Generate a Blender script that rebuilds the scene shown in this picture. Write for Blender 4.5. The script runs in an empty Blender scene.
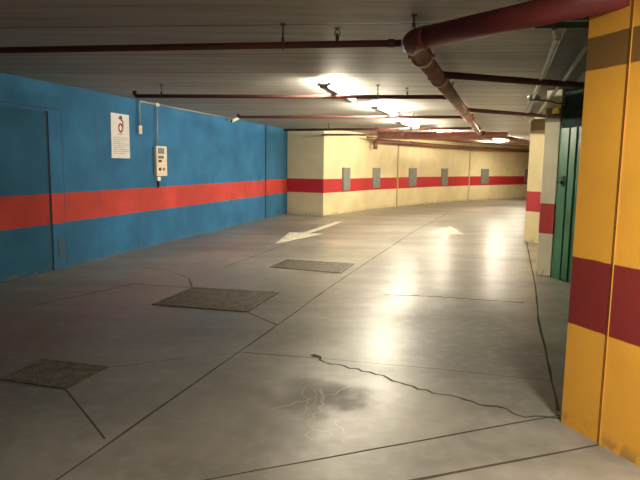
import bpy, bmesh, math, random
from mathutils import Vector, Matrix
random.seed(4)
C = bpy.context.scene.collection
CEIL = 2.555

# ------------------------------------------------------------------ materials
def new_mat(name):
    m = bpy.data.materials.new(name); m.use_nodes = True
    nt = m.node_tree; nt.nodes.clear()
    out = nt.nodes.new('ShaderNodeOutputMaterial')
    b = nt.nodes.new('ShaderNodeBsdfPrincipled')
    nt.links.new(b.outputs[0], out.inputs[0])
    return m, nt, b
def srgb(r, g, b):
    f = lambda c: (c/255/12.92) if c/255 <= .04045 else ((c/255+.055)/1.055)**2.4
    return (f(r), f(g), f(b), 1)
class N:
    """small node helper"""
    def __init__(s, nt): s.nt = nt
    def lk(s, a, sock):
        if isinstance(a, (int, float)): sock.default_value = a
        elif isinstance(a, (tuple, list, Vector)):
            v = tuple(a)
            sock.default_value = v if len(sock.default_value) == len(v) else (v + (1,))[:len(sock.default_value)]
        else: s.nt.links.new(a, sock)
    def math(s, op, a, b=0.0, c=0.0, clamp=False):
        n = s.nt.nodes.new('ShaderNodeMath'); n.operation = op; n.use_clamp = clamp
        s.lk(a, n.inputs[0]); s.lk(b, n.inputs[1]); s.lk(c, n.inputs[2]); return n.outputs[0]
    def vm(s, op, a, b=(0,0,0), scale=None):
        n = s.nt.nodes.new('ShaderNodeVectorMath'); n.operation = op
        s.lk(a, n.inputs[0])
        if op == 'SCALE': s.lk(scale, n.inputs['Scale'])
        elif op not in ('LENGTH',): s.lk(b, n.inputs[1])
        return n.outputs['Value'] if op in ('LENGTH', 'DOT_PRODUCT', 'DISTANCE') else n.outputs[0]
    def noise(s, vec, scale, detail=4, rough=.55, dist=0):
        n = s.nt.nodes.new('ShaderNodeTexNoise')
        if vec is not None: s.nt.links.new(vec, n.inputs['Vector'])
        n.inputs['Scale'].default_value = scale; n.inputs['Detail'].default_value = detail
        n.inputs['Roughness'].default_value = rough; n.inputs['Distortion'].default_value = dist
        return n.outputs['Fac']
    def mix(s, f, a, b, mode='MIX'):
        n = s.nt.nodes.new('ShaderNodeMix'); n.data_type = 'RGBA'; n.blend_type = mode
        s.lk(f, n.inputs[0]); s.lk(a, n.inputs[6]); s.lk(b, n.inputs[7]); return n.outputs[2]
    def rng(s, v, a, b, c=0., d=1.):
        n = s.nt.nodes.new('ShaderNodeMapRange'); n.interpolation_type = 'SMOOTHSTEP'
        s.lk(v, n.inputs[0])
        for i, x in enumerate((a, b, c, d)): n.inputs[i+1].default_value = x
        return n.outputs[0]
    def pos(s):
        return s.nt.nodes.new('ShaderNodeNewGeometry').outputs['Position']
    def sep(s, v):
        n = s.nt.nodes.new('ShaderNodeSeparateXYZ'); s.nt.links.new(v, n.inputs[0]); return n.outputs
    def bump(s, h, strength, dist=.01):
        n = s.nt.nodes.new('ShaderNodeBump'); n.inputs['Strength'].default_value = strength
        n.inputs['Distance'].default_value = dist; s.nt.links.new(h, n.inputs['Height']); return n.outputs[0]

def paint(name, col, stripe=None, z0=0, z1=0, rough=.6, bands=(), dirt=.25, block=False, spec=.3):
    """masonry paint with an optional horizontal stripe at real height z0..z1 and further painted bands"""
    m, nt, b = new_mat(name); n = N(nt); p = n.pos(); z = n.sep(p)[2]
    wob = n.math('MULTIPLY', n.math('SUBTRACT', n.noise(p, 9, 2), .5), .012)
    zz = n.math('ADD', z, wob); c = col
    def band(c, sc, a, bb, alpha=1.):
        f = n.math('MULTIPLY', n.rng(zz, a-.004, a+.004), n.rng(zz, bb-.004, bb+.004, 1, 0))
        if alpha < 1: f = n.math('MULTIPLY', f, alpha)
        return n.mix(f, c, sc)
    if stripe: c = band(c, stripe, z0, z1)
    for sc, a, bb, al in bands: c = band(c, sc, a, bb, al)
    v = n.rng(n.noise(p, 1.3, 5, .6), .3, .75, 1-dirt, 1.06)
    c = n.mix(1., c, v, 'MULTIPLY')
    low = n.math('MULTIPLY', n.rng(z, .0, .12, 1, 0), n.rng(n.noise(p, 14, 3), .45, .65))
    c = n.mix(n.math('MULTIPLY', low, .6), c, srgb(120, 105, 80))
    nt.links.new(c, b.inputs['Base Color'])
    b.inputs['Roughness'].default_value = rough; b.inputs['Specular IOR Level'].default_value = spec
    h = n.noise(p, 60, 3)
    nt.links.new(n.bump(h, .25, .004), b.inputs['Normal'])
    return m

def plain(name, col, rough=.5, metal=0., var=.15, scale=8, spec=.5, bump=0.):
    m, nt, b = new_mat(name); n = N(nt); p = n.pos()
    v = n.rng(n.noise(p, scale, 4), .3, .7, 1-var, 1+var*.4)
    nt.links.new(n.mix(1., col, v, 'MULTIPLY'), b.inputs['Base Color'])
    b.inputs['Roughness'].default_value = rough; b.inputs['Metallic'].default_value = metal
    b.inputs['Specular IOR Level'].default_value = spec
    if bump: nt.links.new(n.bump(n.noise(p, 90, 3), bump, .003), b.inputs['Normal'])
    return m
def emit(name, col, strength):
    m, nt, b = new_mat(name)
    b.inputs['Base Color'].default_value = col; b.inputs['Emission Color'].default_value = col
    b.inputs['Emission Strength'].default_value = strength
    return m

# ------------------------------------------------------------------ mesh helpers
def box(bm, x0, y0, z0, x1, y1, z1, M=None):
    vs = [bm.verts.new((x, y, z)) for x in (x0, x1) for y in (y0, y1) for z in (z0, z1)]
    for f in ((0,1,3,2),(4,6,7,5),(0,4,5,1),(2,3,7,6),(0,2,6,4),(1,5,7,3)): bm.faces.new([vs[i] for i in f])
    if M is not None: bmesh.ops.transform(bm, matrix=M, verts=vs)
    return vs
def prism(bm, pts, z0, z1):
    a = [bm.verts.new((x, y, z0)) for x, y in pts]; b = [bm.verts.new((x, y, z1)) for x, y in pts]
    n = len(pts)
    bm.faces.new(a[::-1]); bm.faces.new(b)
    for i in range(n): bm.faces.new((a[i], a[(i+1) % n], b[(i+1) % n], b[i]))
def tube(bm, pts, r, seg=14, caps=True):
    """swept round tube along a polyline, mitred; r is one radius or one per point"""
    pts = [Vector(p) for p in pts]; n = len(pts); rings = []
    rr = r if isinstance(r, (list, tuple)) else [r]*n
    ref = None
    for i, p in enumerate(pts):
        d = ((pts[min(i+1, n-1)]-p).normalized() + (p-pts[max(i-1, 0)]).normalized()).normalized() if 0 < i < n-1 else (pts[min(i+1, n-1)]-pts[max(i-1, 0)]).normalized()
        if ref is None: ref = Vector((0,0,1)) if abs(d.z) < .9 else Vector((1,0,0))
        u = (ref - d*ref.dot(d))
        if u.length < 1e-4: u = Vector((1,0,0)) - d*d.x
        u.normalize(); w = d.cross(u); ref = u
        rings.append([bm.verts.new(p + (u*math.cos(2*math.pi*k/seg) + w*math.sin(2*math.pi*k/seg))*rr[i]) for k in range(seg)])
    for a, b in zip(rings, rings[1:]):
        for k in range(seg):
            f = bm.faces.new((a[k], a[(k+1) % seg], b[(k+1) % seg], b[k])); f.smooth = True
    if caps: bm.faces.new(rings[0][::-1]); bm.faces.new(rings[-1])
def arc(p0, pc, p1, n=8):
    """bend from p0 to p1 around corner pc (quadratic)"""
    p0, pc, p1 = Vector(p0), Vector(pc), Vector(p1)
    return [p0*(1-t)**2 + pc*2*t*(1-t) + p1*t*t for t in [i/n for i in range(n+1)]]
def obj(name, bm, m, parent=None, bevel=0):
    bmesh.ops.recalc_face_normals(bm, faces=bm.faces)
    me = bpy.data.meshes.new(name); bm.to_mesh(me); bm.free(); me.materials.append(m)
    o = bpy.data.objects.new(name, me); C.objects.link(o)
    if parent is not None:
        o.parent = parent; o.matrix_parent_inverse = parent_mat(parent).inverted()
    if bevel:
        md = o.modifiers.new('bevel', 'BEVEL'); md.width = bevel; md.segments = 2; md.limit_method = 'ANGLE'
    return o
def parent_mat(o):
    m = o.matrix_basis.copy()
    return parent_mat(o.parent) @ o.matrix_parent_inverse @ m if o.parent else m
def thing(name, label, cat, loc=(0,0,0), group=None):
    o = bpy.data.objects.new(name, None); C.objects.link(o); o.empty_display_size = .1
    o.location = loc; o['label'] = label; o['category'] = cat
    if group: o['group'] = group
    return o
def tag(o, label, cat, group=None, kind=None):
    o['label'] = label; o['category'] = cat
    if group: o['group'] = group
    if kind: o['kind'] = kind
    return o
def B(): return bmesh.new()

# ------------------------------------------------------------------ palette
M_BLUE_C = (0.036, 0.165, 0.340, 1)
blue = paint('blue_wall_paint', M_BLUE_C, (0.58, .075, .062, 1), .645, 1.06, rough=.8, dirt=.3, spec=.15)
cream = paint('cream_wall_paint', (.77, .66, .39, 1), (.50, .030, .036, 1), .67, 1.085, rough=.55, dirt=.12)
pierm = paint('cream_pier_shade_paint', (.62, .55, .37, 1), (.40, .022, .03, 1), .67, 1.085, rough=.55, dirt=.15)  # cream wall paint and stripe darkened, the pier's shade put into the colour
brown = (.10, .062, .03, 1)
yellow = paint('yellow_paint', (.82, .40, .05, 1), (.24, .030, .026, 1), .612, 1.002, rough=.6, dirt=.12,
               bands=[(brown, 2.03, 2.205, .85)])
pil_n = paint('cream_pillar_lit_paint', (.95, .90, .68, 1), (.64, .08, .08, 1), .60, 1.015, rough=.55, dirt=.12,
              bands=[((.22, .17, .10, 1), 2.12, 2.31, .8)])  # near pillar colour lightened for the stronger light that falls on it
pil_f = paint('cream_far_pillar_dim_paint', (.54, .46, .26, 1), (.31, .022, .027, 1), .63, 1.035, rough=.55, dirt=.15,
              bands=[((.22, .16, .08, 1), 2.24, 2.45, .8)])  # pillar colour darkened for the weaker light on this one
redpipe = plain('dark_red_pipe_paint', (.085, .020, .016, 1), .6, var=.3, scale=4)
mainpaint = plain('maroon_main_paint', (.37, .21, .17, 1), .42, var=.35, scale=3)
farpaint = plain('faded_red_pipe_paint', (.40, .16, .115, 1), .55, var=.25, scale=3)
brownpipe = plain('brown_pipe_paint', (.20, .075, .035, 1), .5, var=.3)
steel = plain('dark_steel', (.10, .085, .07, 1), .45, .5)
galv = plain('grey_conduit', (.40, .40, .38, 1), .4, .2)
white_pl = plain('white_plastic', (.75, .74, .70, 1), .45, var=.06)
beige_pl = plain('beige_plastic', (.70, .62, .48, 1), .5, var=.08)
black_pl = plain('black_plastic', (.015, .015, .02, 1), .4)
orange_pl = plain('orange_button', (.55, .18, .03, 1), .4)
grill = plain('grey_grille', (.25, .26, .23, 1), .5, .1)
dark_gap = plain('dark_gap', (.008, .012, .02, 1), .8)
blue_dark = plain('blue_trim', (.012, .075, .20, 1), .5, var=.2)
green = plain('green_door_paint', (.035, .145, .068, 1), .45, var=.25, scale=3)
green_dark = plain('dark_green_lintel_paint', (.020, .038, .030, 1), .9, var=.3, spec=.1)
grate_m = plain('rusty_cast_iron', (.115, .095, .070, 1), .6, .2, var=.5, scale=14)
pit_m = plain('drain_pit', (.012, .010, .008, 1), .9)
lampgrey = plain('lamp_body_grey', (.28, .25, .20, 1), .5, var=.1)
tube_m = emit('fluorescent_tube', (1, .90, .70, 1), 720)
amber = plain('amber_lens', (.80, .55, .04, 1), .25)
amber.node_tree.nodes['Principled BSDF'].inputs['Emission Color'].default_value = (.9, .6, .05, 1)
amber.node_tree.nodes['Principled BSDF'].inputs['Emission Strength'].default_value = .12
paper = plain('white_paper', (.74, .72, .70, 1), .7, var=.05)
ink_red = plain('emblem_ink_red', (.24, .035, .07, 1), .7, var=.3, scale=30)
ink_blue = plain('emblem_ink_dark', (.10, .06, .12, 1), .7)
ink_grey = plain('text_ink', (.42, .36, .30, 1), .7)

def worn_white(name='worn_white_road_paint', a=(.46, .42, .33, 1), c=(.74, .69, .56, 1)):
    m, nt, b = new_mat(name); n = N(nt); p = n.pos()
    f = n.rng(n.noise(p, 5, 5, .7), .34, .62)
    nt.links.new(n.mix(f, a, c), b.inputs['Base Color'])
    b.inputs['Roughness'].default_value = .45
    return m
roadpaint = worn_white()

def concrete_floor(name='polished_concrete', shade=None):
    m, nt, b = new_mat(name); n = N(nt); p = n.pos()
    big = n.rng(n.noise(p, .42, 3, .5), .25, .75)
    med = n.rng(n.noise(p, 1.7, 4, .52), .22, .78)
    st = n.nt.nodes.new('ShaderNodeMapping'); st.inputs['Scale'].default_value = (.45, 1.5, 1)
    st.inputs['Rotation'].default_value = (0, 0, .12); nt.links.new(p, st.inputs[0])
    streak = n.rng(n.noise(st.outputs[0], 1.1, 4, .52), .36, .80)
    c = n.mix(big, (.115, .108, .092, 1), (.30, .278, .235, 1))
    c = n.mix(n.math('MULTIPLY', med, .45), c, (.26, .24, .20, 1))
    c = n.mix(n.math('MULTIPLY', streak, .62), c, (.085, .080, .068, 1))
    # near-left floor colour darkened for the dim light there, fading out to the right
    lane = n.math('ADD', n.math('ADD', n.sep(p)[0], n.math('MULTIPLY', n.sep(p)[1], -.05)), n.math('MULTIPLY', n.math('SUBTRACT', n.noise(p, .8, 3), .5), 1.6))
    c = n.mix(n.math('MULTIPLY', n.rng(lane, -2.6, -.4, 1, 0), n.math('MULTIPLY', n.rng(n.sep(p)[1], 5.0, 8.5, 1, 0), .72)), c, (.075, .073, .066, 1))
    dark_zone = n.vm('LENGTH', n.vm('MULTIPLY', n.vm('SUBTRACT', p, (1.45, 5.0, 0)), (1.0, .42, 0)))  # darker, rougher ellipse on the right with a noisy edge
    dark_zone = n.math('ADD', dark_zone, n.math('MULTIPLY', n.math('SUBTRACT', n.noise(p, 1.4, 3, .5), .5), .9))
    c = n.mix(n.math('MULTIPLY', n.rng(dark_zone, .3, 1.0, 1, 0), .75), c, (.085, .082, .070, 1))
    mott = n.rng(n.noise(p, 4.2, 3, .5), .35, .72)
    c = n.mix(n.math('MULTIPLY', mott, .42), c, (.095, .09, .076, 1))
    c = n.mix(n.math('MULTIPLY', n.rng(n.noise(p, 11, 4, .6), .45, .75), .25), c, (.34, .32, .27, 1))
    # a dark scuffed patch in the middle and dust that gathers along the walls
    s3 = n.sep(p)
    patch = n.vm('LENGTH', n.vm('MULTIPLY', n.vm('SUBTRACT', p, (-.03, 3.62, 0)), (1.5, 1.9, 0)))
    patch = n.math('ADD', patch, n.math('MULTIPLY', n.math('SUBTRACT', n.noise(p, 5, 4, .55), .5), 1.1))
    c = n.mix(n.math('MULTIPLY', n.rng(patch, .15, .75, 1, 0), .85), c, (.085, .075, .06, 1))
    if shade is not None: c = n.mix(shade[0], c, shade[1])
    nt.links.new(c, b.inputs['Base Color'])
    r = n.math('ADD', .29, n.math('MULTIPLY', n.math('ADD', n.math('MULTIPLY', med, 1.4), streak), .055))
    r = n.math('ADD', r, n.math('ADD', n.math('MULTIPLY', n.rng(patch, .15, .75, 1, 0), .22), n.math('MULTIPLY', n.rng(dark_zone, .3, 1.0, 1, 0), .14)))
    if shade is not None: r = .8
    n.lk(r, b.inputs['Roughness'])
    b.inputs['Specular IOR Level'].default_value = .52 if shade is None else .1
    h = n.noise(p, 2.6, 3, .5)
    nt.links.new(n.bump(n.math('ADD', h, n.math('MULTIPLY', n.noise(p, 9, 2), .12)), .3, .012), b.inputs['Normal'])
    return m

def ceiling_mat():
    m, nt, b = new_mat('precast_concrete_ceiling'); n = N(nt); p = n.pos(); s = n.sep(p)
    t = n.math('ADD', s[1], n.math('MULTIPLY', s[0], .105))
    u = n.math('DIVIDE', n.math('SUBTRACT', t, 4.56), 1.15)
    fr = n.math('SUBTRACT', u, n.math('FLOOR', u)); edge = n.math('MINIMUM', fr, n.math('SUBTRACT', 1., fr))
    line = n.rng(edge, .005, .018, 1, 0)
    idn = nt.nodes.new('ShaderNodeTexWhiteNoise'); idn.noise_dimensions = '1D'; nt.links.new(n.math('FLOOR', u), idn.inputs['W'])
    mp = nt.nodes.new('ShaderNodeMapping'); mp.inputs['Rotation'].default_value = (0, 0, .105)
    mp.inputs['Scale'].default_value = (.35, 4.5, 1); nt.links.new(p, mp.inputs[0])
    streak = n.rng(n.noise(mp.outputs[0], 1.5, 5, .6, .3), .3, .7)
    u2 = n.math('MULTIPLY', u, 4.); f2 = n.math('SUBTRACT', u2, n.math('FLOOR', u2))
    line2 = n.math('MULTIPLY', n.rng(n.math('MINIMUM', f2, n.math('SUBTRACT', 1., f2)), .0, .06, 1, 0), .30)
    c = n.mix(streak, (.31, .30, .27, 1), (.45, .435, .395, 1))
    c = n.mix(1., c, n.math('ADD', .86, n.math('MULTIPLY', idn.outputs[0], .2)), 'MULTIPLY')
    c = n.mix(n.math('MAXIMUM', n.math('MULTIPLY', line, .9), line2), c, (.05, .045, .035, 1))
    nt.links.new(c, b.inputs['Base Color']); b.inputs['Roughness'].default_value = .6
    nt.links.new(n.bump(n.math('SUBTRACT', n.noise(p, 40, 3), n.math('MULTIPLY', line, 3)), .2, .004), b.inputs['Normal'])
    return m

# ------------------------------------------------------------------ the setting
def struct(name, bm, m, label, cat, parent=None):
    o = obj(name, bm, m, parent); o['kind'] = 'structure'; o['label'] = label; o['category'] = cat; return o
FLOOR_MARKS = [   # saw-cut joints, cracks and scratches: points on the ground, width, material slot, wander
    ([(-1.75, .9), (-.77, 4.09), (-.39, 5.31), (.17, 7.19), (2.14, 13.27), (4.2, 19.0)], .018, 1, .004),
    ([(-1.67, 3.68), (-1.16, 3.0)], .020, 1, .004), ([(-.73, 5.77), (-.39, 5.31)], .024, 1, .004),
    ([(-1.55, 4.11), (-1.16, 4.29), (-.61, 4.50)], .010, 3, .004), ([(-.61, 4.50), (-.02, 4.39)], .016, 1, .004),
    ([(-.02, 4.39), (.81, 4.20), (1.71, 3.95)], .009, 2, .003),
    ([(-1.6, 2.19), (-.54, 2.60), (.61, 3.05), (1.49, 3.39)], .014, 1, .004),
    ([(-.4, 2.30), (.54, 2.65), (1.56, 3.02)], .022, 1, .006),
    ([(1.50, 3.45), (2.19, 5.63), (2.79, 7.37), (4.2, 11.7)], .022, 1, .004),
    ([(-1.40, 8.28), (-.88, 10.13), (-.2, 12.6)], .020, 2, .008), ([(.75, 6.68), (1.4, 6.60), (2.3, 6.36)], .045, 2, .02),
    ([(-3.0, 5.9), (-2.3, 7.1), (-1.53, 6.9)], .03, 3, .01), 
    ([(-1.55, 6.93), (-1.72, 7.5), (-2.1, 8.0), (-2.5, 8.2)], .03, 3, .004),
    ([(-.03, 4.46), (.06, 4.30), (.38, 4.09), (.73, 3.75), (1.17, 3.46), (1.27, 3.37), (1.47, 3.36)], .024, 1, .022),
    ([(-.05, 4.47), (.01, 4.40)], .05, 1, .01),
    ([(.02, 3.75), (.03, 3.45), (-.06, 3.2), (-.03, 3.02)], .024, 4, .03), ([(.03, 3.6), (.22, 3.82)], .012, 4, .02),
    ([(-.30, 3.4), (.0, 3.62)], .011, 4, .02), ([(-.06, 3.2), (.10, 3.08)], .010, 4, .02), ([(-.1, 3.8), (-.06, 3.42), (-.2, 3.2)], .010, 4, .02),
    ([(.0, 3.78), (-.03, 3.5), (-.10, 3.28)], .010, 4, .03), ([(.1, 3.28), (.16, 3.05)], .007, 4, .02)]
bm = B(); box(bm, -9, -5, -.2, 18, 38, 0)
rnd = random.Random(9)
for pts, w, slot, wander in FLOOR_MARKS:
    P = [Vector(p+(0,)) for p in pts]; line = []
    for a, b_ in zip(P, P[1:]):
        k = max(2, int((b_-a).length/(.05 if wander > .01 else .25)))
        line += [a.lerp(b_, i/k) for i in range(k)]
    line.append(P[-1]); nL = len(line); rows = []
    for i, p in enumerate(line):
        dv = (line[min(i+1, nL-1)]-line[max(i-1, 0)]).normalized(); sd = Vector((-dv.y, dv.x, 0))
        q = p + sd*rnd.uniform(-1, 1)*wander*(0 if i in (0, nL-1) and wander < .01 else 1)
        ww = w*.5*rnd.uniform(.55, 1.15)*(.5 if i in (0, nL-1) and slot == 4 else 1)
        zz = .0004 if slot != 4 else .0006
        rows.append((bm.verts.new((q.x+sd.x*ww, q.y+sd.y*ww, zz)), bm.verts.new((q.x-sd.x*ww, q.y-sd.y*ww, zz))))
    for (a, b_), (c_, d_) in zip(rows, rows[1:]):
        f = bm.faces.new((a, b_, d_, c_)); f.material_index = slot
fl = struct('floor', bm, concrete_floor(), 'grey polished concrete garage floor with joints and cracks', 'floor')
fl.data.materials.append(concrete_floor('floor_joint_dark', (.80, (.03, .026, .02, 1))))
fl.data.materials.append(concrete_floor('floor_joint_faint', (.42, (.05, .043, .034, 1))))
fl.data.materials.append(concrete_floor('floor_joint_trace', (.22, (.05, .043, .034, 1))))
fl.data.materials.append(concrete_floor('floor_scratch', (.55, (.48, .44, .36, 1))))
bm = B(); box(bm, -9, -5, CEIL, 18, 38, CEIL+.2)
struct('ceiling', bm, ceiling_mat(), 'low grey precast concrete plank ceiling of the garage', 'ceiling')

A = Vector((-3.94, 7.03, 0)); U = Vector((.2568, .9665, 0)).normalized(); NRM = Vector((U.y, -U.x, 0))
def WP(s, off, z): return A + U*s + NRM*off + Vector((0, 0, z))
WM = Matrix((( U.x, NRM.x, 0, A.x), (U.y, NRM.y, 0, A.y), (0, 0, 1, 0), (0, 0, 0, 1)))   # local (s, off, z) -> world
def wallbox(bm, s0, o0, z0, s1, o1, z1): return box(bm, s0, o0, z0, s1, o1, z1, WM)

bm = B(); wallbox(bm, -12, -.2, 0, 10.0, 0, CEIL)
wallbox(bm, 10.0, -.2, 0, 11.28, -.0, CEIL); 
struct('wall_left', bm, blue, 'blue painted left wall with an orange red stripe', 'wall')
bm = B(); wallbox(bm, 9.35, .001, 0, 11.20, .035, CEIL)
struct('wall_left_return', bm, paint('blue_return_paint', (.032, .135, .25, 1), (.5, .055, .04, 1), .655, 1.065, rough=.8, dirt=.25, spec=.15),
       'last bay of the blue wall next to the cream pier', 'wall')
far = [(.08, 17.34), (.78, 18.37), (1.8, 20.2), (2.83, 21.6), (4.54, 24.0), (6.67, 26.3), (8.76, 28.2), (10.6, 29.7), (16, 33.5)]
bm = B(); prism(bm, [(-1.03, 17.87), (.08, 17.34), (.2, 17.55), (-.9, 18.1)], 0, CEIL)
struct('wall_pier', bm, pierm, 'cream pier face with a dark red stripe at the corner', 'wall')
bm = B(); prism(bm, far + [(16.2, 33.8)] + [(x-.2, y+.2) for x, y in far[::-1]], 0, CEIL)
struct('wall_back', bm, cream, 'curved cream back wall with a red stripe', 'wall')
# right side, behind the pillars
bm = B(); prism(bm, [(3.40, 8.35), (4.45, 11.75), (4.65, 11.7), (3.6, 8.3)], 0, CEIL); prism(bm, [(4.75, 11.95), (13.9, 33), (14.1, 33), (4.95, 11.9)], 0, CEIL)
struct('wall_right', bm, cream, 'cream wall behind the right row of pillars', 'wall')
bm = B(); prism(bm, [(1.95, 3.42), (3.70, 5.0), (3.85, 4.9), (2.1, 3.3)], 0, CEIL)
struct('wall_right_stall', bm, cream, 'cream side wall of the stall behind the yellow pillar', 'wall')
# vertical joints on the back wall
for i, (x, y, dx, dy) in enumerate([(2.83, 21.6, .57, .82), (6.67, 26.3, .72, .69)]):
    bm = B(); box(bm, -.03, -.03, 0, .03, .012, CEIL, Matrix.Translation((x, y, 0)) @ Matrix.Rotation(math.atan2(dy, dx), 4, 'Z'))
    struct('trim_%d' % (i+1), bm, plain('wall_joint_%d' % i, (.58, .46, .24, 1), .7), 'thin vertical joint in the cream back wall', 'trim')
# narrow vertical groove in the blue wall
bm = B(); wallbox(bm, 2.0, .0005, .05, 2.012, .003, 2.1)
struct('trim_3', bm, blue_dark, 'thin vertical groove in the blue wall left of the notice', 'trim')

# blue flush door
d = bpy.data.objects.new('door_1', None); C.objects.link(d); d.location = WP(.4, 0, 0)
d['kind'] = 'structure'; tag(d, 'blue flush door painted over with the wall stripe', 'door')
bm = B(); wallbox(bm, -.20, .002, .01, .90, .014, 2.15); obj('door_leaf', bm, paint('blue_door_dimmed_paint', (.026, .115, .215, 1), (.43, .052, .042, 1), .645, 1.06, rough=.8, dirt=.3, spec=.1), d)  # wall paint darkened in the leaf's colours for the dim light here
bm = B(); wallbox(bm, .90, .001, 0, .945, .006, 2.17); obj('door_gap', bm, dark_gap, d)
bm = B(); wallbox(bm, .945, .002, 0, 1.20, .016, 2.17); wallbox(bm, -.25, .002, 2.165, 1.20, .016, 2.20); obj('door_frame', bm, blue, d)
bm = B(); wallbox(bm, 1.20, .001, 0, 1.225, .005, 2.19); wallbox(bm, -.25, .001, 2.20, 1.222, .005, 2.215); obj('frame_gap', bm, plain('deep_blue_gap', (.010, .045, .10, 1), .8), d)
bm = B(); wallbox(bm, 1.03, .016, .16, 1.15, .020, .44)
for k in range(7): wallbox(bm, 1.04, .020, .18+k*.036, 1.14, .026, .194+k*.036)
obj('vent_grille', bm, plain('blue_grey_grille', (.03, .075, .12, 1), .6), d)

# yellow wall: pillar and the wall piece next to it
bm = B(); prism(bm, [(1.45, 3.29), (1.544, 3.034), (2.0, 3.06), (1.95, 3.42)], 0, CEIL)
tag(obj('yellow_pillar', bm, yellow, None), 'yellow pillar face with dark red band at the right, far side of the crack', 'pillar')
bm = B(); prism(bm, [(1.5425, 3.025), (1.663, 2.735), (2.2, 1.5), (2.6, 1.6), (2.06, 3.02)], 0, CEIL)
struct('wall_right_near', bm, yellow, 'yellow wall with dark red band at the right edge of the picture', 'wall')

bm = B(); prism(bm, [(1.5435, 3.036), (1.5425, 3.010), (1.9, 3.03), (1.9, 3.045)], 0, CEIL)
struct('trim_5', bm, plain('ochre_crack', (.50, .22, .03, 1), .8), 'ochre crack line between the yellow pillar and the yellow wall', 'trim')
bm = B(); prism(bm, [(3.06, 8.09), (3.205, 7.93), (3.55, 8.2), (3.42, 8.42)], 0, CEIL)
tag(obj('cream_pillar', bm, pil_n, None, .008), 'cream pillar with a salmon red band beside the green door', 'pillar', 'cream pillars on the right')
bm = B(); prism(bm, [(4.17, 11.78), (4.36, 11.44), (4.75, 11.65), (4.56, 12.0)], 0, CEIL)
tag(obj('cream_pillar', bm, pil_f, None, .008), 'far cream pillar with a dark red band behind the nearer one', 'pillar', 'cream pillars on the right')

# green door, local frame along the door line
GA = Vector((3.212, 7.915, 0)); GD = Vector((.145, -.989, 0)).normalized(); GN = Vector((GD.y, -GD.x, 0))
if GN.x > 0: GN = -GN
GM = Matrix(((GD.x, GN.x, 0, GA.x), (GD.y, GN.y, 0, GA.y), (0, 0, 1, 0), (0, 0, 0, 1)))
d = bpy.data.objects.new('door_2', None); C.objects.link(d); d.location = GA; d['kind'] = 'structure'
tag(d, 'green ribbed metal garage door behind the cream pillar', 'door')
bm = B(); box(bm, 0, -.08, 0, .20, .0, 2.06, GM); obj('door_post', bm, green, d)
bm = B(); box(bm, .20, -.08, 0, .225, -.03, 2.06, GM); obj('door_gap', bm, dark_gap, d)
bm = B(); box(bm, .225, -.08, 0.01, 2.9, -.02, 2.06, GM)
for k in range(14): box(bm, .24+k*.19, -.02, .02, .24+k*.19+.13, .0, 2.05, GM)
gl = obj('door_leaf', bm, green, d)
bm = B(); box(bm, .10, 0, 1.26, .17, .012, 1.40, GM); box(bm, .12, .012, 1.30, .15, .04, 1.33, GM); box(bm, .06, .03, 1.30, .15, .045, 1.33, GM)
obj('door_handle', bm, black_pl, d)
bm = B(); box(bm, 0.02, -.1, 2.03, 2.9, .004, 2.30, GM); box(bm, .02, -.1, 2.30, 2.9, .03, 2.325, GM); box(bm, .02, -.1, 2.325, 2.9, -.02, 2.50, GM)
obj('door_lintel', bm, green_dark, d)

# warning lamp on the pillar
t = thing('warning_lamp', 'small yellow warning lamp at the top of the cream pillar', 'lamp', (3.10, 7.86, 2.2))
bm = B(); box(bm, 3.08, 7.86, 2.19, 3.14, 8.02, 2.215); box(bm, 3.06, 7.82, 2.195, 3.15, 7.90, 2.215); obj('bracket', bm, steel, t)
bm = B(); tube(bm, [(3.105, 7.86, 2.215), (3.105, 7.86, 2.26), (3.105, 7.86, 2.285), (3.105, 7.86, 2.297)], [.042, .042, .034, .012], 14); obj('lens', bm, amber, t)

# ------------------------------------------------------------------ pipes under the ceiling
def hanger(parent, x, y, z, r):
    bm = B(); tube(bm, [(x, y, z+r), (x, y, CEIL)], .007, 6)
    tube(bm, [(x, y, z+r), (x, y, z+r+.03)], .013, 6); box(bm, x-.02, y-.02, CEIL-.012, x+.02, y+.02, CEIL)
    tube(bm, [(x-.0, y+(r+.004)*math.cos(a), z+(r+.004)*math.sin(a)) for a in [k*math.pi/8 for k in range(17)]], .006, 6)
    obj('hanger', bm, steel, parent)
def sprinkler(parent, x, y, z, r):
    bm = B(); tube(bm, [(x, y, z+r*.6), (x, y, z+r+.03)], .014, 8)
    tube(bm, [(x, y, z+r+.03), (x, y, z+r+.055)], [.011, .007], 8)
    tube(bm, [(x-.016, y, z+r+.03), (x-.02, y, z+r+.06), (x, y, z+r+.085)], .004, 6)
    tube(bm, [(x+.016, y, z+r+.03), (x+.02, y, z+r+.06), (x, y, z+r+.085)], .004, 6)
    tube(bm, [(x, y, z+r+.083), (x, y, z+r+.09)], .026, 10)
    obj('sprinkler_head', bm, steel, parent)
def collar(parent, p, dirv, r, w=.06, mat=None):
    p = Vector(p); dv = Vector(dirv).normalized()
    bm = B(); tube(bm, [p-dv*w*.5, p-dv*w*.42, p+dv*w*.42, p+dv*w*.5], [r*1.06, r*1.2, r*1.2, r*1.06], 18)
    side = dv.cross(Vector((0,0,1)))
    for s in (-1, 1):
        q = p + side*s*r*1.26
        box(bm, -.022, -.018, -.014, .022, .018, .014, Matrix.Translation(q) @ Matrix.Rotation(math.atan2(dv.y, dv.x), 4, 'Z'))
    obj('coupling', bm, mat or mainpaint, parent)
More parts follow.
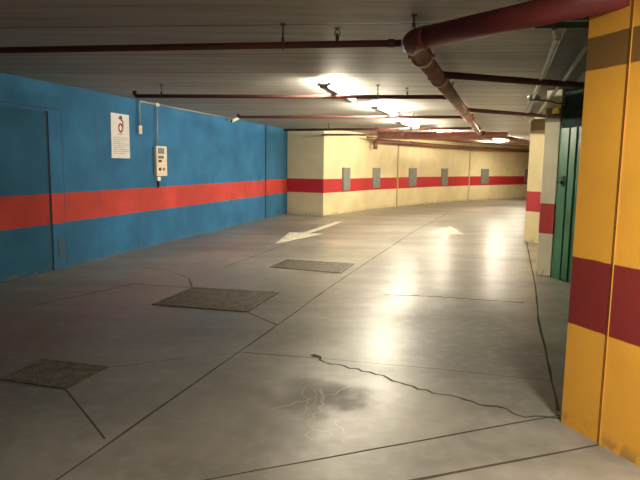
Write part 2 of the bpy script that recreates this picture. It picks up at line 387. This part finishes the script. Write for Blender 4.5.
def pipe(name, label, pts, r, mat, group=None, hang=(), spr=(), coll=(), seg=14):
    t = thing(name, label, 'pipe', pts[0], group)
    bm = B(); tube(bm, pts, r, seg); obj('pipe_run', bm, mat, t)
    def at(f):
        P = [Vector(p) for p in pts]; Ls = [(b-a).length for a, b in zip(P, P[1:])]; d = f*sum(Ls)
        for a, b, l in zip(P, P[1:], Ls):
            if d <= l: return a.lerp(b, d/l), (b-a).normalized()
            d -= l
        return P[-1], (P[-1]-P[-2]).normalized()
    for f in hang: p, _ = at(f); hanger(t, p.x, p.y, p.z, r)
    for f in spr: p, _ = at(f); sprinkler(t, p.x, p.y, p.z, r)
    for f in coll: p, dv = at(f); collar(t, p, dv, r, .05 if r < .05 else .085, mat)
    return t
G = 'red sprinkler branch pipes under the ceiling'
pipe('sprinkler_pipe', 'nearest thin red branch pipe running left from the big elbow', [(-4.38, 5.20, 2.40), (.58, 4.43, 2.40)], .026, redpipe, G,
     hang=(.822,), spr=(.905,), coll=(.1, .985))
pipe('sprinkler_pipe', 'second branch pipe from the camera, ending above the notice on the blue wall', [(-2.56, 8.11, 2.47), (-2.56, 8.11, 2.43), (-2.53, 8.107, 2.40), (1.66, 7.73, 2.40)], .027, redpipe, G,
     hang=(.10, .783), spr=(.872,), coll=(.985,))
pipe('sprinkler_pipe', 'third branch pipe from the camera, ending at the security camera', [(-1.62, 11.45, 2.46), (-1.62, 11.45, 2.43), (-1.59, 11.44, 2.40), (2.62, 10.73, 2.40)], .027, redpipe, G,
     hang=(.70,), spr=(.78,), coll=(.985,))
pipe('sprinkler_pipe', 'fourth branch pipe, starting over the cream pier', [(-.98, 15.52, 2.40), (3.68, 13.75, 2.40)], .03, redpipe, G, hang=(.25, .72), spr=(.5,))
pipe('sprinkler_pipe', 'short thick branch on the right of the main pipe, nearest the yellow pillar', [(1.17, 5.88, 2.40), (3.46, 6.72, 2.40)], .034, redpipe, G, hang=(.9,))
pipe('sprinkler_pipe', 'second branch on the right of the main pipe, ending above the cream pillar', [(2.22, 9.33, 2.40), (3.93, 10.33, 2.40)], .032, redpipe, G, hang=(.8,))
pipe('sprinkler_pipe', 'thin red pipe along the top of the cream back wall', [(.0, 17.05, 2.37), (2.0, 16.6, 2.37), (4.0, 16.0, 2.37)], .03, farpaint, G, hang=(.4, .9))
pipe('sprinkler_pipe', 'thin red pipe deep in the bend beyond the main pipe', [(1.45, 18.9, 2.40), (5.2, 20.3, 2.40), (9.0, 23.5, 2.40)], .03, farpaint, G, hang=(.3, .7))

# big main: feed pipe, elbow, and main running away parallel to the blue wall
Z = 2.385
e0 = Vector((.62, 4.27, Z)); f1 = Vector((1.56, 3.06, Z)); m1 = Vector((4.05, 15.1, Z))
dm = (m1-e0).normalized(); df = (f1-e0).normalized()
t = thing('water_main_pipe', 'thick maroon main pipe with elbow running away under the ceiling', 'pipe', e0)
bm = B(); tube(bm, [m1, e0+dm*.14], .072, 20); obj('main_run', bm, mainpaint, t)
bm = B(); tube(bm, [e0+df*.16, f1], .074, 20); crimson = plain('crimson_pipe_paint', (.21, .035, .036, 1), .5, var=.3, scale=3); obj('feed_run', bm, crimson, t)
bm = B(); tube(bm, arc(e0+dm*.15, e0, e0+df*.17, 10), .078, 20); obj('elbow', bm, crimson, t)
for f in (.055, .165, .47, .60, .85):
    collar(t, e0.lerp(m1, f), dm, .072, .09)
hp = e0.lerp(f1, .02); hanger(t, hp.x+.0, hp.y, Z, .085)
for f in (.3, .7):
    q = e0.lerp(m1, f); hanger(t, q.x, q.y, Z, .078)
pipe('water_header_pipe', 'thick faded red header pipe crossing at the far end of the main', [(1.6, 16.75, 2.36), (5.0, 15.83, 2.36)], .095, farpaint, coll=(.2, .8), seg=18)
pipe('water_main_pipe', 'maroon pipe slanting right from the header toward the far pillar', [(4.2, 15.65, 2.41), (7.9, 21.8, 2.41)], .06, redpipe, hang=(.5,), coll=(.3,))
off = lambda x, y: (x+.22, y-.16)
bp = [off(1.6, 19.9), off(2.83, 21.5), off(4.54, 23.95), off(6.67, 26.2), off(8.76, 28.1), off(10.6, 29.6)]
pts = [(bp[0][0], bp[0][1], 2.05)] + [tuple(v) for v in arc((bp[0][0], bp[0][1], 2.2), (bp[0][0], bp[0][1], 2.33), (bp[0][0]+.08, bp[0][1]+.11, 2.33), 5)] + [(x, y, 2.33) for x, y in bp[1:]]
pipe('drain_pipe', 'brown pipe along the back wall with an elbow turning down at its left end', pts, .075, brownpipe, coll=(.2, .5), seg=16)

# ------------------------------------------------------------------ fluorescent fixtures
def fixture(label, x0, y0, x1, y1, z=2.47, tm=None):
    c = Vector(((x0+x1)/2, (y0+y1)/2, z)); L = math.hypot(x1-x0, y1-y0)
    t = thing('fluorescent_light', label, 'ceiling light', c, 'fluorescent lights under the ceiling')
    t.rotation_euler = (0, 0, math.atan2(y1-y0, x1-x0)); h = L/2
    def ob(n, bm, m, bev=0):
        me = obj(n, bm, m, None, bev); me.parent = t; return me
    bm = B(); box(bm, -h, -.052, -.03, h, .052, .02); ob('housing', bm, lampgrey, .006)
    for x in (-h*.6, h*.6):
        bm = B(); tube(bm, [(x, 0, .03), (x, 0, CEIL-z)], .01, 8); ob('mount', bm, steel)
    for s in (-1, 1):
        bm = B(); tube(bm, [(-h+.03, s*.064, .015), (h-.03, s*.064, .015)], .016, 8); ob('tube', bm, tm or tube_m)
        for e in (-1, 1):
            bm = B(); box(bm, e*h-.03*(e > 0), s*.064-.02, -.008, e*h+.03*(e < 0), s*.064+.02, .036); ob('lamp_holder', bm, white_pl)
    return t
fixture('nearest double tube ceiling light, behind the second branch pipe', .02, 7.3, .43, 8.95, tm=emit('old_fluorescent_tube', (1, .90, .70, 1), 240))
fixture('second double tube ceiling light from the camera', .88, 9.9, 1.38, 11.4)
fixture('third double tube ceiling light from the camera', 1.72, 13.2, 2.35, 14.75)
fixture('fourth double tube ceiling light, left of the main pipe end', 3.15, 16.5, 3.85, 17.9)
fixture('farthest double tube ceiling light, near the far pillar', 5.85, 20.3, 6.8, 21.6)

# ------------------------------------------------------------------ things on the blue wall
t = thing('wall_notice', 'white paper notice with red emblem and small text on the blue wall', 'sign', WP(2.62, 0, 1.92))
bm = B(); wallbox(bm, 2.355, .002, 1.565, 2.86, .010, 2.275); sheet = obj('sheet', bm, paper, t)
bm = B()
def wpoly(bm, pts, o0, o1):
    a = [bm.verts.new(WP(s, o0, z)) for s, z in pts]; b = [bm.verts.new(WP(s, o1, z)) for s, z in pts]; n = len(pts)
    bm.faces.new(a); bm.faces.new(b[::-1])
    for i in range(n): bm.faces.new((a[i], a[(i+1) % n], b[(i+1) % n], b[i]))
def wstroke(bm, pts, w):
    for (a, b) in zip(pts, pts[1:]):
        dx, dz = b[0]-a[0], b[1]-a[1]; l = math.hypot(dx, dz); nx, nz = -dz/l*w/2, dx/l*w/2
        wpoly(bm, [(a[0]-nx, a[1]-nz), (b[0]-nx, b[1]-nz), (b[0]+nx, b[1]+nz), (a[0]+nx, a[1]+nz)], .0100, .0115)
cx, cz = 2.62, 2.085
ring = [(cx-.005+.052*math.cos(a), cz-.035+.062*math.sin(a)) for a in [k*2*math.pi/18 for k in range(19)]]
wstroke(bm, ring, .036); wstroke(bm, [(cx+.050, cz-.02), (cx+.066, cz+.04), (cx+.045, cz+.085), (cx+.0, cz+.10)], .034); emb = obj('emblem', bm, ink_red, sheet)
bm = B(); wpoly(bm, [(cx-.06, cz+.105), (cx-.035, cz+.15), (cx+.02, cz+.165), (cx+.055, cz+.13), (cx+.03, cz+.095)][::-1], .0118, .0126); obj('emblem_detail', bm, ink_blue, sheet)
bm = B(); wpoly(bm, [(2.55, 1.945), (2.68, 1.945), (2.68, 1.962), (2.55, 1.962)], .0100, .0112)
for k in range(9):
    z = 1.885-k*.031; e = .42 if k % 3 != 2 else .30
    x = 2.41
    while x < 2.41+e:
        w = random.uniform(.03, .08); w = min(w, 2.41+e-x+.01)
        wpoly(bm, [(x, z), (x+w, z), (x+w, z+.011), (x, z+.011)], .0100, .0108); x += w+.014
obj('text_lines', bm, ink_grey, sheet)

t = thing('control_box', 'beige control box with dark display and buttons on the blue wall', 'control box', WP(3.82, 0, 1.53))
bm = B(); wallbox(bm, 3.60, .003, 1.26, 3.97, .07, 1.80); hs = obj('housing', bm, beige_pl, t, .012)
bm = B(); wallbox(bm, 3.65, .07, 1.66, 3.86, .074, 1.765); obj('display', bm, plain('grey_display', (.12, .13, .15, 1), .3), hs)
for k in range(3):
    bm = B(); wallbox(bm, 3.66+k*.065, .07, 1.575, 3.705+k*.065, .076, 1.625); obj('key', bm, black_pl, hs)
bm = B(); wallbox(bm, 3.66, .07, 1.505, 3.77, .076, 1.555); obj('key', bm, black_pl, hs)
for s, mm in ((3.70, black_pl), (3.84, orange_pl)):
    bm = B(); tube(bm, [WP(s, .07, 1.385), WP(s, .088, 1.385)], .03, 14); obj('button', bm, mm, hs)
bm = B(); wallbox(bm, 3.62, .07, 1.452, 3.95, .072, 1.458); obj('cover_seam', bm, ink_grey, hs)
t = thing('wall_socket', 'small grey socket with hanging plug below the control box', 'socket', WP(3.71, 0, 1.2))
bm = B(); wallbox(bm, 3.66, .0, 1.17, 3.77, .05, 1.245); obj('socket_body', bm, white_pl, t, .006)
bm = B(); tube(bm, [WP(3.71, .03, 1.17), WP(3.71, .035, 1.09), WP(3.715, .02, 1.04)], [.022, .02, .008], 8); obj('plug', bm, black_pl, t)
t = thing('switch_box', 'small white switch box right of the notice on the blue wall', 'switch', WP(3.2, 0, 2.05))
bm = B(); wallbox(bm, 3.10, .003, 1.985, 3.19, .05, 2.125); obj('switch_body', bm, white_pl, t, .008)
bm = B(); wallbox(bm, 3.12, .05, 2.02, 3.17, .056, 2.09); obj('rocker', bm, beige_pl, t)
bm = B(); tube(bm, [WP(3.13, .045, 2.125), WP(3.13, .045, 2.48)] + arc(WP(3.13, .045, 2.49), WP(3.13, .045, 2.53), WP(3.17, .045, 2.53), 5) + [WP(3.70, .045, 2.53)], .013, 10)
tag(obj('wall_conduit', bm, galv), 'grey conduit rising from the small switch box', 'conduit', 'wall conduits')
bm = B(); tube(bm, [WP(3.68, .045, 1.80), WP(3.68, .045, 2.50)], .015, 10)
tag(obj('wall_conduit', bm, galv), 'grey conduit rising from the control box', 'conduit', 'wall conduits')
bm = B(); tube(bm, [WP(3.70, .045, 2.53), WP(6.95, .045, 2.55)], .012, 10); wallbox(bm, 3.62, .003, 2.50, 3.74, .07, 2.56)
tag(obj('wall_conduit', bm, galv), 'long thin conduit under the ceiling leading to the security camera', 'conduit', 'wall conduits')
t = thing('security_camera', 'small white security camera at the top of the blue wall', 'camera', WP(7.2, .1, 2.5))
bm = B(); wallbox(bm, 6.90, .003, 2.49, 7.0, .02, 2.57); tube(bm, [WP(6.95, .02, 2.53), WP(6.95, .16, 2.54)], .016, 8); obj('bracket', bm, white_pl, t)
bm = B(); c0 = WP(7.02, .20, 2.565); c1 = WP(6.82, .12, 2.475)
tube(bm, [c0, c0.lerp(c1, .04), c0.lerp(c1, .96), c1], [.034, .04, .04, .036], 14); cb = obj('camera_body', bm, white_pl, t)
bm = B(); tube(bm, [c1, c1+(c1-c0).normalized()*.012], .026, 12); obj('camera_lens', bm, black_pl, cb)

# ------------------------------------------------------------------ grilles on the back wall
G = 'grey vent plates on the back wall'
vent_lab = ['grey vent plate nearest the pier corner, leftmost on the back wall', 'grey vent plate below the elbow of the brown pipe',
            'third grey vent plate from the pier, just right of the first wall joint', 'fourth grey vent plate from the pier on the back wall',
            'fifth grey vent plate from the pier, right of the second wall joint', 'last grey vent plate, half hidden beside the far pillar']
for (x0, y0, x1, y1, z0), lab in zip([(.66, 18.19, .92, 18.60, .72), (1.77, 20.19, 2.07, 20.56, .74), (3.37, 22.33, 3.72, 22.86, .73), (5.06, 24.57, 5.40, 24.93, .72), (7.38, 26.94, 7.84, 27.37, .74), (10.28, 29.41, 10.75, 29.80, .74)], vent_lab):
    def onwall(x, y):
        best = None
        for a, b_ in zip(far, far[1:]):
            a, b_ = Vector(a+(0,)), Vector(b_+(0,)); t_ = max(0, min(1, (Vector((x, y, 0))-a).dot(b_-a)/(b_-a).length_squared))
            q = a.lerp(b_, t_); e = (q-Vector((x, y, 0))).length
            if best is None or e < best[0]: best = (e, q, (b_-a).normalized())
        return best
    _, c, dv = onwall((x0+x1)/2, (y0+y1)/2); L = math.hypot(x1-x0, y1-y0); ang = math.atan2(dv.y, dv.x)
    t = thing('vent_plate', lab, 'vent', c+Vector((0, 0, z0)), G)
    Mx = Matrix.Translation(c) @ Matrix.Rotation(ang, 4, 'Z'); h = L/2
    bm = B(); box(bm, -h, -.035, z0, h, .02, 1.43, Mx); pl = obj('plate', bm, grill, t)
    bm = B()
    for k in range(12): box(bm, -h*.85, -.045, z0+.05+k*.053, h*.85, -.035, z0+.075+k*.053, Mx)
    obj('louvres', bm, grill, pl)

# ------------------------------------------------------------------ floor drains and painted arrows
def grate(q, label, nx, ny):
    P = [Vector((x, y, 0)) for x, y in q]      # p0 -> p1 (left side), p2, p3
    c = sum(P, Vector())/4
    t = thing('drain_grate', label, 'drain grate', c, 'floor drain grates')
    bl = lambda u, v: P[0]*(1-u)*(1-v) + P[1]*(1-u)*v + P[2]*u*v + P[3]*u*(1-v)
    def bar(bm, u0, v0, u1, v1, z0, z1):
        a = [bl(u0, v0), bl(u1, v0), bl(u1, v1), bl(u0, v1)]; prism(bm, [(p.x, p.y) for p in a], z0, z1)
    bm = B(); bar(bm, 0, 0, 1, 1, .001, .003); obj('pit', bm, pit_m, t)
    e = .035; bm = B()
    for r in ((0, 0, 1, e), (0, 1-e, 1, 1), (0, e, e, 1-e), (1-e, e, 1, 1-e), (.49, e, .51, 1-e)): bar(bm, *r, .001, .012)
    fr = obj('frame', bm, grate_m, t)
    bm = B()
    for i in range(1, nx):
        u = e+(1-2*e)*i/nx; bar(bm, u-.30/nx*.9, e, u+.30/nx*.9, 1-e, .003, .010)
    for j in range(1, ny):
        v = e+(1-2*e)*j/ny; bar(bm, e, v-.26/ny, 1-e, v+.26/ny, .003, .009)
    obj('grid_bars', bm, grate_m, fr)
grate([(-2.20, 3.84), (-2.09, 4.25), (-1.55, 4.11), (-1.67, 3.68)], 'nearest square drain grate at the lower left of the floor', 16, 12)
grate([(-1.78, 6.02), (-1.53, 6.90), (-.47, 6.69), (-.73, 5.77)], 'large drain grate in the middle of the floor', 22, 16)
grate([(-.73, 8.38), (-.53, 9.07), (.53, 8.78), (.30, 7.98)], 'farthest drain grate, closest to the white arrow', 18, 14)
def arrow(tip, tail, hw, hl, sw, label, mat=roadpaint):
    tip, tail = Vector(tip+(0,)), Vector(tail+(0,)); dv = (tip-tail).normalized(); s = Vector((-dv.y, dv.x, 0)); b = tip-dv*hl
    pts = [tip, b+s*hw, b+s*sw, tail+s*sw, tail-s*sw, b-s*sw, b-s*hw]
    bm = B(); prism(bm, [(p.x, p.y) for p in pts], .0005, .003)
    tag(obj('painted_arrow', bm, mat), label, 'floor marking', 'white arrows painted on the floor')
arrow((-.84, 10.99), (.52, 15.5), .40, 1.85, .09, 'white floor arrow pointing toward the camera, left of the joint')
arrow((3.30, 14.65), (2.13, 10.35), .40, 1.75, .07, 'white floor arrow pointing away toward the bend, right of the joint', worn_white('dull_road_paint', (.30, .27, .21, 1), (.52, .47, .37, 1)))  # duller copy of the arrow paint, closer to the floor tone

# ------------------------------------------------------------------ conduits at the right, above the stalls
bm = B(); prism(bm, [(1.80, 4.45), (4.25, 12.25), (4.62, 12.25), (2.22, 4.45)], 2.545, CEIL)
struct('trim_4', bm, plain('ceiling_dark_slab', (.13, .125, .105, 1), .7, var=.3), 'thin dark slab under the ceiling above the right pillars', 'strip')  # thin dark slab filling the dark zone between the conduits
G = 'ceiling conduits on the right'
t = thing('ceiling_conduit', 'grey conduit under the ceiling with an elbow by the yellow pillar', 'conduit', (1.75, 4.49, 2.43), G)
bm = B(); tube(bm, arc((1.60, 4.16, 2.46), (1.61, 4.18, 2.43), (1.69, 4.34, 2.43), 6) + [(2.83, 7.96, 2.43)], .019, 10); obj('conduit_run', bm, galv, t)
bm = B(); tube(bm, [(1.67, 4.28, 2.43), (1.70, 4.37, 2.43)], .026, 10); obj('coupling', bm, galv, t)
t = thing('ceiling_conduit', 'grey conduit farther along the ceiling, above the far pillar', 'conduit', (3.0, 8.1, 2.43), G)
bm = B(); tube(bm, [(2.84, 8.05, 2.43), (4.12, 12.09, 2.43)], .019, 10); obj('conduit_run', bm, galv, t)
bm = B(); box(bm, 2.78, 7.96, 2.39, 2.93, 8.07, 2.47); obj('junction_box', bm, galv, t, .008)
bm = B(); tube(bm, [(2.02, 4.58, 2.44), (2.55, 6.25, 2.44), (3.31, 8.81, 2.44), (4.25, 12.06, 2.44)], .022, 10)
tag(obj('ceiling_conduit', bm, galv), 'grey conduit nearest the yellow pillar edge, right of the elbowed one', 'conduit', G)
bm = B(); tube(bm, [(2.93, 8.02, 2.41), (3.02, 7.9, 2.385), (3.12, 7.8, 2.345), (3.2, 7.74, 2.33)], .010, 8)
tag(obj('power_cable', bm, steel), 'dark cable sagging from the ceiling conduit to the green door', 'cable')
t = thing('ceiling_duct', 'dark green duct under the ceiling beside the yellow pillar', 'duct', (1.7, 4.15, 2.5))
DM = Matrix.Translation((1.50, 4.10, 0)) @ Matrix.Rotation(-.12, 4, 'Z')
bm = B(); box(bm, 0, 0, 2.50, 1.1, .26, CEIL, DM); obj('duct_body', bm, green_dark, t)
bm = B(); box(bm, .14, -.02, 2.488, 1.1, .02, 2.505, DM); obj('duct_lip', bm, plain('pale_green_lip', (.16, .21, .18, 1), .4), t)

# ------------------------------------------------------------------ light, world, camera
def area(name, loc, size, energy, col, rot=(0, 0, 0)):
    l = bpy.data.lights.new(name, 'AREA'); l.shape = 'RECTANGLE'; l.size, l.size_y = size; l.energy = energy; l.color = col
    o = bpy.data.objects.new(name, l); C.objects.link(o); o.location = loc; o.rotation_euler = rot; return o
area('ceiling_lamp_behind_camera', (1.35, .95, 2.52), (.18, 1.5), 200, (1, .91, .76), (0, 0, -.25))
area('ceiling_lamp_round_the_bend', (8.6, 25.2, 2.5), (.15, 1.5), 110, (1, .9, .7), (0, 0, -.6))
w = bpy.data.worlds.new('World'); bpy.context.scene.world = w; w.use_nodes = True
w.node_tree.nodes['Background'].inputs[0].default_value = (1, .95, .86, 1); w.node_tree.nodes['Background'].inputs[1].default_value = .05

cam = bpy.data.cameras.new('camera'); co = bpy.data.objects.new('camera', cam); C.objects.link(co)
cam.sensor_width = 36; cam.lens = 580/640*36; cam.clip_start = .05; cam.clip_end = 100
pitch = math.atan(75/580); roll = math.radians(.8)
co.matrix_world = Matrix.Translation((0, 0, 1.5)) @ Matrix.Rotation(math.pi/2-pitch, 4, 'X') @ Matrix.Rotation(roll, 4, 'Z')
sc = bpy.context.scene; sc.camera = co
sc.view_settings.view_transform = 'Standard'; sc.view_settings.look = 'None'; sc.view_settings.exposure = 0
